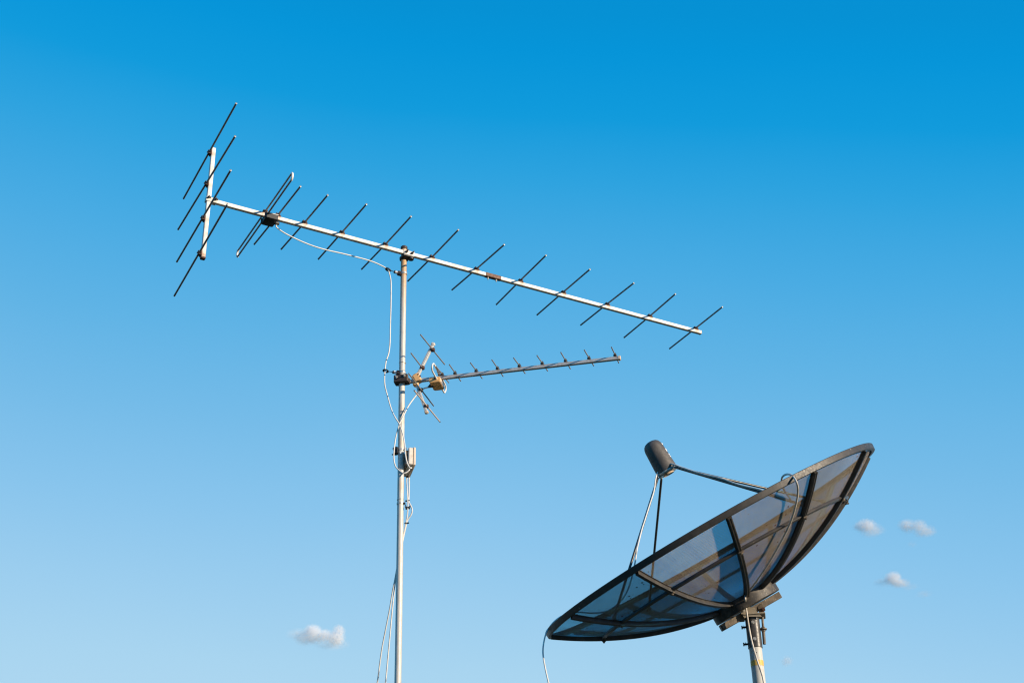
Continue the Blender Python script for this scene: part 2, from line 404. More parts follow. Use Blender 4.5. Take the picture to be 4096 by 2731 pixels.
# ------------------------------------------------------------------ small antenna
UD = [((1743.3,1464.2),(1795.2,1529.9)),((1797.6,1458.3),(1842.8,1523.4)),((1881.8,1451),(1928.7,1513)),((1967.7,1439.2),(2012.5,1504.7)),((2054.8,1431.7),(2100.4,1493)),((2148.2,1421.8),(2190.2,1482.8)),((2243.3,1409.3),(2281.4,1474.6)),((2337.3,1400),(2374.8,1462.7)),((2445.9,1388.6),(2474.9,1450.8))]
UR = [((1682.3,1338.7),(1778.2,1456.8),(1730,1399)),((1644.2,1412.6),None,(1689,1471)),((1635,1494),(1734,1622.3),(1683,1560)),((1656.6,1561),(1760,1687),(1704.6,1625))]
ZC = at(1612, 1520, my).z
ZU = ZC+.0215
mids = [(onz(*a, ZU)+onz(*b, ZU))/2 for a, b in UD]
b2 = (mids[-1]-mids[0]); b2.z = 0; b2.normalize(); e2 = V((b2.y, -b2.x, 0))
sm0 = V((mids[0].x, mids[0].y, ZC))
small = thing('television_antenna', sm0, 'small television antenna with short stubby rods and a tan box, clamped halfway up the mast', 'antenna', 'television antennas on the mast')
uend = onpl(2476, 1425, sm0, e2); uend = sm0 + b2*((uend-sm0).dot(b2))
ustart = sm0 + b2*((onpl(1618, 1522, sm0, e2)-sm0).dot(b2))
hb = .0092
k = MB(); rings = []; Lu = (uend-ustart).length
for i in range(241):
    c = ustart + b2*(Lu*i/240)
    rings.append([c + e2*u + Zv*w for u, w in ((hb, hb-.001), (hb-.001, hb), (-hb+.001, hb), (-hb, hb-.001), (-hb, -hb+.001), (-hb+.001, -hb), (hb-.001, -hb), (hb, -hb+.001))])
k.ring_loft(rings)
us = [(m_-ustart).dot(b2) for m_ in mids]
k.build('boom', uboom_m, small, stain=lambda v: .45*max(0, 1-min(abs((v-ustart).dot(b2)-s_-.006) for s_ in us)/.012)*(.6+.4*(v.z-ZC)/hb))
MB().box(uend + b2*.002, (e2, Zv, b2), (.0108, .0108, .007), .002).build('boom_end_cap', peach_m, small)
for (a, b) in UD:
    p, q = onz(*a, ZU), onz(*b, ZU)
    o = rod(p, q, urod_m, small, 'director_rod', r=.0032, endm=urod_m)
    c = (p+q)/2; c = sm0 + b2*((c-sm0).dot(b2)); c.z = ZU
    f = (p-q).normalized(); s_ = Zv.cross(f)
    k = MB().box(c - Zv*.006, (s_, f, Zv), (.0085, .0105, .0075), .0015); k.box(c + Zv*.004 , (s_, f, Zv), (.0058, .0085, .006), .0015); k.build('rod_clip', blackplastic_m, o)
# corner reflector: two arms on a tan saddle
ca_ = sm0 + b2*((onpl(1667, 1508, sm0, e2)-sm0).dot(b2))
arm_u = onpl(1731, 1380, ca_, e2); arm_l = onpl(1705, 1645, ca_, e2)
k = MB(); k.box(ca_ + b2*.003 + Zv*.013, (b2 + Zv*.5, e2, Zv - b2*.5), (.020, .019, .029), .007); k.box(ca_ - b2*.002 - Zv*.014, (b2 - Zv*.25, e2, Zv + b2*.25), (.015, .016, .022), .006)
k.box(ca_ + b2*.016, (b2, e2, Zv), (.012, .013, .012), .003)
sd = k.build('reflector_saddle', tan_m, small)
for q_ in (b2*.012 + Zv*.030, b2*.024 + Zv*.018):
    c = ca_ + q_ + e2*.016; MB().tube([c, c+e2*.004], .0045, 10).build('saddle_screw', rustclip_m, sd)
armu = None
for nm, P, o0 in (('reflector_arm', arm_u, Zv*.02), ('reflector_arm', arm_l, -Zv*.02)):
    a0 = ca_ + o0 + (P-ca_).normalized()*.01
    t = (P-a0).normalized(); nrm = e2.cross(t)
    k = MB()
    k.bar(a0, P, e2, .0085, .0082, .0015)
    k.bar(a0 + e2*.0088 + nrm*.001, P + e2*.0088 + nrm*.001, nrm, .0022, .0006, .0003)
    ar = k.build(nm, arm_m, small)
    MB().box(P + t*.006, (e2, nrm, t), (.0105, .0105, .008), .004).build('arm_cap', beige_m if o0.z > 0 else peach_m, ar)
for i, (a, b, c) in enumerate(UR):
    P = onpl(*c, ca_, e2)
    p = onz(*a, P.z)
    if b: q = onz(*b, P.z)
    else: q = P + (P-p)*.06
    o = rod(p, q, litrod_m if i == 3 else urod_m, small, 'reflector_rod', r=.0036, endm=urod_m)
    f = (p-q).normalized(); s_ = Zv.cross(f)
    k = MB().box(P, (s_, f, Zv), (.009, .014, .009), .003); k.box(P + s_*.006, (s_, f, Zv), (.007, .008, .011), .003); k.build('rod_clip', rustclip_m if i != 2 else blackplastic_m, o)
# folded dipole of the small antenna
dc = sm0 + b2*((onpl(1756, 1508, sm0, e2)-sm0).dot(b2))
ed = e2.copy(); sep = .044; hl2 = .150
zt = ZC+.022
loop = []
for sg in (1, -1):
    for i in range(13):
        a = math.pi/2 - math.pi*i/12 if sg == 1 else -math.pi/2 - math.pi*i/12
        loop.append(V((dc.x, dc.y, zt-sep/2)) + ed*(sg*(hl2-.022) + math.cos(a)*.022*1.25) + Zv*math.sin(a)*sep/2 + b2*.004*math.sin(a))
loop.append(loop[0])
sdip = MB().tube(loop, .0048, 12, cap=False).build('folded_dipole', tube_m, small)
k = MB().box(V((dc.x, dc.y, zt+.001)), (b2, ed, Zv), (.006, .007, .006), .002); k.tube([V((dc.x, dc.y, zt)), V((dc.x, dc.y, zt+.018))], .003, 8)
k.box(V((dc.x, dc.y, zt+.016)) + b2*.007, (b2 + Zv*.6, ed, Zv - b2*.6), (.006, .002, .004), .001); k.box(V((dc.x, dc.y, zt+.016)) - b2*.007, (b2 - Zv*.6, ed, Zv + b2*.6), (.006, .002, .004), .001)
k.build('wing_nut', rustclip_m, sdip)
# tan connection box hanging under the boom
bx = dc - Zv*.026 - b2*.016 - ed*.014
k = MB()
def fr(z, a, b, o=0): return [bx + b2*x + ed*y + Zv*z for x, y in ((a, b), (-a, b), (-a, -b+o), (-a+o, -b), (a-o, -b), (a, -b+o))]
k.ring_loft([fr(.017, .028, .052, .008), fr(.015, .030, .054, .008), fr(-.010, .030, .054, .008), fr(-.014, .028, .052, .008)])
ub = k.build('junction_box', tan_m, small)
k = MB().box(bx + b2*.0305 - Zv*.0, (ed, Zv, b2), (.046, .012, .002), .001); k.build('box_lid', peach_m, ub)
k = MB().tube([bx - b2*.022 - Zv*.006 + ed*.004, bx - b2*.040 - Zv*.010 + ed*.002], [.014, .010], 14); k.tube([bx - b2*.034 - Zv*.008 + ed*.002, bx - b2*.048 - Zv*.014], .007, 12); k.build('cable_gland', rim_m, ub)
MB().tube([V((dc.x, dc.y, ZC-.018)) - b2*.012 + ed*.028, V((dc.x, dc.y, ZC-.018)) - b2*.012 + ed*.044], .007, 10).build('box_terminal', blackplastic_m, ub)
# mast clamp of the small antenna
k = MB(); cm = mp(ZC)
k.box(cm + e2*(RM+.006) + b2*.000 - Zv*.002, (b2, e2, Zv), (.040, .010, .024), .004)
k.box(cm - e2*(RM+.006), (b2, e2, Zv), (.038, .008, .020), .004)
for sg in (-1, 1): k.box(cm + b2*sg*.034 - Zv*.010, (b2, e2, Zv), (.007, .022, .014), .003)
cl = k.build('mast_clamp', browncast_m, small)
for sg in (-1, 1):
    c = cm + b2*sg*.022 + e2*(RM+.016) + Zv*(.008 if sg > 0 else .003)
    k = MB().tube([c, c+e2*.006], .0075, 6); k.tube([c, c+e2*.020], .0035, 8); k.build('clamp_bolt', zinc_m, cl)

# ------------------------------------------------------------------ amplifier box on the mast
ly = V((-.25, .97, 0)).normalized(); tx = V((.97, .25, 0)).normalized()
Yf = my-.05
f_l = at(1634, 1856, Yf)                   # near lower edge of the housing
zb = f_l.z; ht = .100; dp = .178
amp = thing('amplifier_box', mp(zb), 'weatherproof beige amplifier box strapped to the right side of the mast pole', 'amplifier box')
def face(o, w, d0, d1, z0, z1):            # footprint along tx from o to o+w, along ly d0..d1
    return [f_l + tx*a + ly*b + Zv*c for a, b, c in ((o, d0, z0), (o+w, d0, z0), (o+w, d1, z0), (o, d1, z0))], z1-z0
def blk(o, w, d0, d1, z0, z1, bev=.004):
    return MB().box(f_l + tx*(o+w/2) + ly*((d0+d1)/2) + Zv*((z0+z1)/2), (tx, ly, Zv), (w/2, (d1-d0)/2, (z1-z0)/2), bev)
hs_ = blk(0, .0235, 0, dp, 0, ht); hs_.build('housing', beige_m, amp)
blk(.0245, .014, -.002, dp+.002, -.003, ht+.002).build('lid', peach_m, amp)
blk(-.013, .0125, .012, dp-.02, .004, ht-.012).build('back_plate', frame_m, amp)
for px, py in ((1645, 1872), (1637, 1878), (1628, 1905), (1636, 1905)):
    c = onz(px, py, zb); MB().tube([c + Zv*.004, c - Zv*.006], .0062, 12).build('cable_gland', rustclip_m, amp)
zc_ = mast_z(1800)
k = MB().lathe(mp(zc_), Zv, [(RM+.001, -.005), (RM+.0025, -.004), (RM+.0025, .004), (RM+.001, .005)], 24); k.bar(mp(zc_)+V((.010, -.012, 0)), f_l+ly*.03-tx*.004+Zv*(zc_-f_l.z), Zv, .004, .0012)
st = k.build('strap', zinc_m, amp)
k = MB(); cc = at(1584, 1806, my-.006)
k.box(cc, ((1, 0, .1), (0, 1, 0), (0, 0, 1)), (.012, .016, .016), .004); k.box(cc+V((.004, 0, .020)), ((1, 0, -.3), (0, 1, 0), (0, 0, 1)), (.009, .010, .007), .003); k.box(cc+V((-.012, 0, .018)), ((1, 0, .3), (0, 1, 0), (0, 0, 1)), (.006, .009, .005), .002)
k.tube([cc+V((-.008, 0, -.010)), cc+V((-.022, 0, -.018))], .0035, 8); k.build('strap_clamp', blackplastic_m, amp)
cc = at(1604, 1810, my-RM-.002)
MB().box(cc, ((1, 0, 0), (0, 1, 0), (0, 0, 1)), (.006, .001, .005), .0005).build('paper_tag', white_m, amp)

# ------------------------------------------------------------------ cables on the mast
RC = .0036
def cable(name, pts, label, group=None, r=RC, m=cable_m, k=8, cat='cable'):
    o = MB().tube(smooth(pts, k), r, 10).build(name, m)
    o['label'] = label; o['category'] = cat
    if group: o['group'] = group
    return o
yA = [(1105,907),(1137.7,932),(1195,961),(1252,984),(1310,1001),(1385,1018),(1478.6,1043),(1529.6,1064.6),(1551,1079.5)]
Y0, Y1 = gl0.y, my-.018
pa = [gl0 + B*.020] + [at(x, y, Y0 + (Y1-Y0)*min(1, max(0, (x-1095)/450))) for x, y in yA]
for x, y in [(1558,1096),(1564,1132.7),(1563.5,1217.7),(1561.5,1290),(1559.8,1368),(1554.8,1412),(1544.5,1444),(1540,1479),(1538,1514.6),(1540,1544),(1549,1579),(1565,1635)]: pa.append(at(x, y, my-.020))
for x, y in [(1580,1668),(1598.8,1698),(1610.8,1734),(1618,1772),(1621,1810.5),(1626,1841),(1633.7,1862)]: pa.append(at(x, y, my-.050))
pa += [at(1643, 1872, my-.045), onz(1647, 1867, zb-.002)]
cable('coaxial_cable', pa, 'white cable sagging from the large antenna and looping down the left of the mast', 'white cables on the mast')
pb_ = [bx - b2*.044 - Zv*.013]
for x, y, dy in [(1678,1560,.02),(1666,1579,.012),(1644,1608,-.008),(1626.6,1636,-.026),(1612,1667,-.034),(1597,1699,-.036),(1585.6,1737.5,-.034),(1580,1768,-.03),(1575.6,1806.7,-.03),(1575.6,1837,-.03),(1582,1864,-.03),(1597,1881,-.04),(1614.6,1891.7,-.048),(1630,1886,-.046),(1638,1877,-.042)]: pb_.append(at(x, y, my+dy))
pb_.append(onz(1640, 1871, zb-.001))
cable('coaxial_cable', pb_, 'white cable from the small antenna crossing the mast and looping under the amplifier box', 'white cables on the mast')
pc = [onz(1628, 1905, zb), ] 
def dl(lst, last):
    out = []
    for x, y, dy in lst: out.append(at(x, y, my+dy))
    return out
yb = (onz(1628, 1905, zb)).y-my
pc += dl([(1626.5,1925,yb*.9),(1629,1963.6,.02),(1630.7,2000,.0),(1631,2028.7,-.012),(1630,2051.7,-.010),(1625,2086,0),(1619,2116.7,.010),(1613,2143.5,.019),(1604,2190,.0235),(1594,2240,.0235),(1585,2287,.022),(1578.8,2321,.035),(1570.7,2361.6,.06),(1558.7,2434,.10),(1544.6,2506,.14),(1526,2603,.19),(1509.6,2727.8,.25),(1488,2870,.32)], 0)
o = cable('coaxial_cable', pc, 'white lead down the mast that swings out farthest left at the bottom edge', 'white cables on the mast')
pd = [onz(1636, 1905, zb)] + dl([(1636.5,1937,yb*.8),(1635.5,1979,.02),(1636,2005.7,.0),(1645,2025,-.004),(1649,2040,-.004),(1645,2057,0),(1633,2074.6,.006),(1626,2094,.010),(1620,2120,.017),(1614,2148,.026),(1605,2195,.031),(1595,2245,.031),(1586.5,2290,.026),(1582,2321,.030),(1577,2361.6,.04),(1568.7,2442,.055),(1558.7,2550.7,.08),(1542.6,2727.8,.12),(1530,2870,.15)], 0)
o2 = cable('coaxial_cable', pd, 'white lead bulging right of the mast beside a black clip, ending close to its left', 'white cables on the mast')
for x, y in ((1629, 2002), (1626, 2091)):
    c = at(x+1, y, my+.002)
    MB().bar(c - V((.012, 0, .001)), c + V((.012, 0, .001)), Zv, .0024, .0055, .001).build('cable_tie', blackplastic_m, o)

# ------------------------------------------------------------------ satellite dish
DC = V((.93188533, 6.24997764, 2.23257004+1.6)); AX = V((-.45505772, -.16088923, .87580655)).normalized()
NN = V((.07418027, -.98697247, -.14276776)).normalized(); MM = V((.88736675, 0, .46106425)); NN = (NN-AX*NN.dot(AX)).normalized(); MM = (MM-AX*MM.dot(AX)-NN*MM.dot(NN)).normalized()
R0, DD, PH0 = .89427, .30430, math.radians(-8.067)
def rad(ph): return NN*math.cos(ph) + MM*math.sin(ph)
def hh(r): return -DD*(1-(r/R0)**2)
def surf(r, ph, off=0.):
    rho = rad(ph); nb = (rho*(2*DD*r/R0**2) - AX).normalized()
    return DC + rho*r + AX*hh(r) + nb*off
def nback(r, ph): return (rad(ph)*(2*DD*r/R0**2) - AX).normalized()
dish = thing('satellite_dish', DC - AX*DD, 'large black mesh satellite dish on a pole, tilted to the upper left', 'satellite dish')
NP = 192
rings = []
for i in range(NP):
    ph = 2*math.pi*i/NP; rho = rad(ph); c = DC + rho*R0
    rings.append([c + rho*a + AX*b for a, b in ((-.008, -.013), (-.007, -.0145), (.009, -.0145), (.011, -.013), (.0135, .005), (.014, .012), (.011, .0145), (.003, .0145), (.001, .011), (-.007, .011), (-.008, .010))])
MB().ring_loft(rings, loop=True).build('rim', rim_m, dish)
RING = .7486
ribs = []
for k_ in range(12):
    ph = PH0 + math.radians(30*k_); side = rad(ph+math.pi/2)
    rings = []
    for i in range(29):
        r = .150 + (R0-.010-.150)*i/28; p = surf(r, ph); nb = nback(r, ph)
        rings.append([p + side*a + nb*b for a, b in ((-.014, 0), (.014, 0), (.014, .002), (.0085, .0025), (.0085, .0185), (.0072, .021), (.003, .021), (.002, .0185), (-.002, .0185), (-.003, .021), (-.0072, .021), (-.0085, .0185), (-.0085, .0025), (-.014, .002))])
    ro = MB().ring_loft(rings).build('rib', dark_m, dish); ribs.append(ro)
    P = surf(R0*RING, ph, .022); t = (surf(R0*RING+.01, ph)-surf(R0*RING-.01, ph)).normalized(); nb = nback(R0*RING, ph)
    kk = MB().box(P, (side, t, nb), (.012, .009, .0025), .001); kk.tube([P, P+nb*.009], .005, 6); kk.build('rib_bolt', frame_m, ro)
rings = []
for i in range(NP):
    ph = 2*math.pi*i/NP; r = R0*RING; p = surf(r, ph); nb = nback(r, ph); t = (surf(r+.01, ph)-surf(r-.01, ph)).normalized()
    rings.append([p + t*a + nb*b for a, b in ((-.008, .001), (.008, .001), (.008, .0115), (.0065, .013), (-.0065, .013), (-.008, .0115))])
MB().ring_loft(rings, loop=True).build('stiffener_ring', dark_m, dish)
def panel(k_):                           # a perforated sheet: front and back skin, 1.2 mm apart
    p0 = PH0 + math.radians(30*k_); na, nr = 14, 26; vs_, fs_, uv = [], [], []
    for off in (0., -.0012):
        b0 = len(vs_); arc = 0.; lr = None
        for i in range(nr+1):
            r = .145 + (R0-.004-.145)*i/nr
            if lr is not None: arc += math.hypot(r-lr, hh(r)-hh(lr))
            lr = r
            for j in range(na+1):
                a_ = math.radians(30)*(j/na-.5)
                vs_.append(tuple(surf(r, p0 + math.radians(30)*j/na, off) - WORLD[dish.name])); uv.append((arc, r*a_))
        for i in range(nr):
            for j in range(na): a = b0+i*(na+1)+j; fs_.append((a, a+1, a+na+2, a+na+1))
    me = bpy.data.meshes.new('mesh_panel'); me.from_pydata(vs_, [], fs_); ul = me.uv_layers.new(name='UVMap')
    for l in me.loops: ul.data[l.index].uv = uv[l.vertex_index]
    for p in me.polygons: p.use_smooth = True
    me.materials.append(mesh_m); o = bpy.data.objects.new('mesh_panel', me); C.objects.link(o); o.parent = dish
for k_ in range(12): panel(k_)
# hub drum and mounting frame
hb0 = DC - AX*DD
MB().lathe(hb0, AX, [(.150, -.046), (.170, -.046), (.172, -.044), (.172, .010), (.170, .012), (.020, .008)], 64).build('hub_drum', hub_m, dish)
k = MB(); c = hb0 - AX*.0665
k.box(c, (MM, NN, AX), (.166, .025, .0155), .002)
fr_ = k.build('frame_beam', frame_m, dish)
k = MB(); k.box(c - MM*.145 + NN*.0255, (MM, NN, AX), (.019, .003, .0145), .001); k.box(c + MM*.02 - AX*.0158, (MM, NN, AX), (.05, .022, .002), .001); k.build('beam_plate', frame_m, fr_)
MB().box(c - MM*.1662, (NN, AX, MM), (.021, .0125, .001), .0005).build('beam_opening', blackplastic_m, fr_)
# pole axis
PX = at(3008, 2470, (hb0 - AX*.1).y - .014); ppx, ppy = PX.x, PX.y
def pp(z): return V((ppx, ppy, z))
def pole_z(py):
    lo, hi = 0., 9.
    for _ in range(50):
        z = (lo+hi)/2; d = pp(z)-EYE; y = 1365.5 - FPX*d.dot(UP)/d.dot(fw)
        if y > py: lo = z
        else: hi = z
    return z
def k6(x, y): return 2780+x/3.476, 2280+y/3.476
zt_, zb_ = pole_z(k6(0, 650)[1]), pole_z(k6(0, 1082)[1])
RP, RL = .0298, .0338
MB().lathe(pp(zb_), Zv, [(RP+.001, 0), (RL, 0), (RL, zt_-zb_), (RP-.01, zt_-zb_)], 40).build('pole_sleeve', dark_m, dish)
vd = V((ppx, ppy, 0)).normalized(); vs = V((vd.y, -vd.x, 0))
def cp(x, y, off=0.): return onpl(*k6(x, y), pp(zt_) - vd*off, vd)
k = MB(); k.box(pp(zt_) + vs*.012 + Zv*.004, (vs, vd, Zv), (.052, .046, .004), .002)
plate = [(628,505),(705,508),(812,522),(932,648),(735,644),(690,668),(642,600)]
k.prism([cp(x, y, .036) for x, y in plate], -vd*.006); k.prism([cp(x, y, -.036) for x, y in plate], vd*.006)
k.box(cp(600, 680, -.02), (vs, vd, Zv), (.03, .03, .006), .002)
cv = k.build('clevis', clevis_m, dish)
c = cp(668, 548, .040)
k = MB().tube([c, c - vd*.004], .0125, 20); k.tube([c - vd*.002, c - vd*.013], .0085, 6); k.tube([c + vd*.09, c - vd*.018], .0045, 10); k.build('pivot_bolt', zinc_m, cv)
for x, y in ((803, 722), (828, 950)):
    c = pp(pole_z(k6(0, y)[1])); c = onpl(*k6(x, y), c - vd*(RL*.95), vd)
    k = MB().tube([c + vd*.004, c - vd*.003], .0085, 18); k.tube([c - vd*.001, c - vd*.009], .0068, 6); k.build('sleeve_bolt', zinc_m, dish)
for x, y in ((695, 790), (720, 1025)):
    c = onpl(*k6(x, y), pp(zt_), vd)
    k = MB().tube([c + vs*.014, c - vs*.014], .0048, 10); k.tube([c - vs*.003, c - vs*.006], .0090, 6); k.tube([c - vs*.011, c - vs*.017], .0085, 6); k.build('sleeve_bolt', blackplastic_m, dish)
# elevation rod
k = MB(); k.prism([cp(x, y, .014) for x, y in [(870,505),(925,455),(955,520),(950,600),(905,605)]], vd*.028)
er = k.build('elevation_lug', frame_m, dish)
c = cp(948, 548, .014); k = MB().tube([c, c - vd*.010], .0105, 6); k.tube([c - vd*.008, c - vd*.016], .0055, 10); k.build('lug_bolt', rustclip_m, er)
a_, b_ = cp(930, 560), cp(965, 1025)
k = MB().tube([a_, b_], .0058, 12); k.tube([a_.lerp(b_, .64), b_], .0075, 12)
el = k.build('elevation_rod', frame_m, dish)
c = a_.lerp(b_, .56); t = (b_-a_).normalized()
k = MB().tube([c - t*.004, c + t*.002], .017, 20); k.tube([c + t*.002, c + t*.012], .0095, 6); k.tube([c - t*.012, c - t*.004], .0085, 6); k.box(c - vs*.012, (vs, vd, Zv), (.016, .010, .002), .001); k.build('rod_nut', frame_m, el)
# feed
FB = .7056
fb = hb0 + AX*FB
cap = MB().lathe(fb, AX, [(.046, .010), (.0545, .010), (.0548, .014), (.0495, .118), (.0485, .136), (.0455, .150), (.040, .161), (.031, .169), (.018, .174), (.004, .1755)], 48).build('feed_cap', cap_m, dish)
k = MB()
tcam = (EYE-fb); tcam = (tcam-AX*tcam.dot(AX)).normalized(); sd_ = AX.cross(tcam); sd_ = sd_ if sd_.dot(RX) > 0 else -sd_
for h0, ln in ((.134, .008), (.098, .016), (.072, .009), (.060, .006)):
    t0 = math.radians(15)
    w_ = sd_*math.cos(t0) + tcam*math.sin(t0)
    k.box(fb + AX*h0 + w_*(.0545-(h0-.014)*.048+.0006), (AX, w_.cross(AX), w_), (ln/2, .006, .0012), .0004)
k.build('cap_marks', white_m, cap)
fh = MB().lathe(fb, AX, [(.020, .006), (.030, -.004), (.048, -.006), (.056, -.002), (.0575, .002), (.0565, .008), (.045, .010)], 48).build('feed_horn', zinc_m, dish)
MB().lathe(fb, AX, [(.010, .004), (.027, -.006), (.030, -.012), (.028, -.012), (.008, .002)], 32).build('horn_ring', peach_m, fh)
legpts = []
for k_, rr in ((1, .80), (4, .87), (7, .825), (10, .785)):
    ph = PH0 + math.radians(30*k_)
    foot = surf(R0*rr, ph, -.012); top = fb + rad(ph)*.060 + AX*.004
    legpts.append((top, foot))
    k = MB().tube([top, top.lerp(foot, .03), foot], [.0055, .0062, .0062], 12)
    lg = k.build('feed_leg', leg_m, dish)
    t = (foot-top).normalized()
    kk = MB().box(top + t*.004, (t, t.cross(AX), AX), (.014, .007, .004), .002); kk.tube([top+t*.008 - AX*.006, top+t*.008 + AX*.010], .004, 8); kk.build('leg_lug', zinc_m, lg)
    kk = MB().box(foot + t*.006, (t, t.cross(AX), AX), (.014, .012, .008), .002); kk.build('leg_foot', dark_m, lg)

# ------------------------------------------------------------------ dish pole
dp_ = thing('dish_pole', (ppx, ppy, 0), 'thick grey pipe with yellow tape standing under the satellite dish', 'pole')
MB().tube([pp(z_) for z_ in (0, 1, 2, zb_, zb_+.05)], RP, 40).build('pipe', pipe_m, dp_)
z1, z2 = pole_z(k6(0, 1338)[1]), pole_z(k6(0, 1262)[1])
MB().lathe(pp(z1), Zv, [(RP+.0002, 0), (RP+.0008, .0005), (RP+.0008, z2-z1-.0005), (RP+.0002, z2-z1)], 40).build('yellow_tape', tape_m, dp_)
c = onpl(*k6(848, 1140), pp(2.5) - vd*(RP*.98), vd)
MB().tube([c+vd*.003, c-vd*.0012], .0035, 12).build('drill_hole', blackplastic_m, dp_)

# ------------------------------------------------------------------ dish cables
def kd(x, y): return 2150+x/1.5207, 1700+y/1.5207
def near_mesh(x, y, off):                 # first hit of a sight line with the outside of the bowl
    d = ray(*kd(x, y)).normalized(); last = None
    for i in range(4000):
        P = EYE + d*(5.2 + i*.0006); q = P-DC; h_ = q.dot(AX); r = (q-AX*h_).length
        v = h_ - hh(r)
        if last is not None and last < 0 <= v: return P - d*off
        last = v
    return None
tp, ft = legpts[0]
lt = (ft-tp).normalized(); offs = AX*.016
pf = [fb + rad(PH0+math.radians(30))*.045 - AX*.004, tp - lt*.016 + AX*.010, tp + lt*.02 + offs, tp + lt*.07 + AX*.0115]
LL = (ft-tp).length
for q_ in (.25, .4, .55, .7, .82): pf.append(tp + lt*LL*q_ + AX*.0115 + V((0, 0, .003*math.sin(q_*20))))
def rimY(x): return None
zz0 = DC + rad(math.radians(28))*(R0-.03)
yR = zz0.y
for x, y, dy in ((1535, 452, .02), (1503, 400, .02), (1486, 350, .0), (1490, 314, -.03), (1518, 298, -.07), (1550, 308, -.11), (1577, 350, -.14)): pf.append(at(*kd(x, y), yR+dy))
for x, y in ((1584, 410), (1570, 490), (1535, 600), (1475, 720), (1405, 840), (1330, 950), (1285, 1010)):
    P = near_mesh(x, y, .06); pf.append(P if P else at(*kd(x, y), yR))
pf.append(near_mesh(1262, 1030, .02) or hb0)
pf2 = [hb0 - AX*.05 + NN*.10, at(*kd(1266, 1086), hb0.y-.09), at(*kd(1274, 1150), ppy-.085)]
hubf = hb0 + NN*.185
pf[-1] = at(*kd(1266, 1030), hubf.y-.0)
for x, y in ((1290, 1250), (1310, 1340), (1340, 1440), (1365, 1512), (1377, 1568), (1385, 1640)): pf2.append(at(*kd(x, y), ppy-.062))
cable('dish_cable', pf + [at(*kd(1264, 1060), hubf.y-.005)] + pf2[1:], 'grey cable looping over the dish rim and down in front of the taped pipe', 'dish cables', r=.0045, m=greycable_m)
tp, ft = legpts[3]; lt = (ft-tp).normalized(); LL = (ft-tp).length
pe = [fb + rad(PH0+math.radians(300))*.040 - AX*.004, tp - lt*.014 + AX*.008, tp + lt*.03 + AX*.012]
for q_ in (.12, .22, .32, .40): pe.append(tp + lt*LL*q_ - NN*.0 + NN*.0115)
yl = ft.y
for x, y, dy in ((607, 745, -.0), (600, 790, -.0), (592, 840, .0), (572, 930, .02), (545, 1010, .03), (500, 1075, .02), (425, 1128, .03), (340, 1141, .05), (250, 1136, .08)): pe.append(at(*kd(x, y), yl+dy))
tipL = DC - MM*R0
for x, y, dy in ((185, 1146, .0), (140, 1164, -.01), (95, 1200, -.04), (58, 1252, -.08), (40, 1310, -.12), (33, 1380, -.15), (44, 1460, -.17), (68, 1568, -.18), (88, 1650, -.18)): pe.append(at(*kd(x, y), tipL.y+dy))
cable('dish_cable', pe, 'pale cable hanging free from the left tip of the dish rim', 'dish cables', r=.0036, m=cable_m)

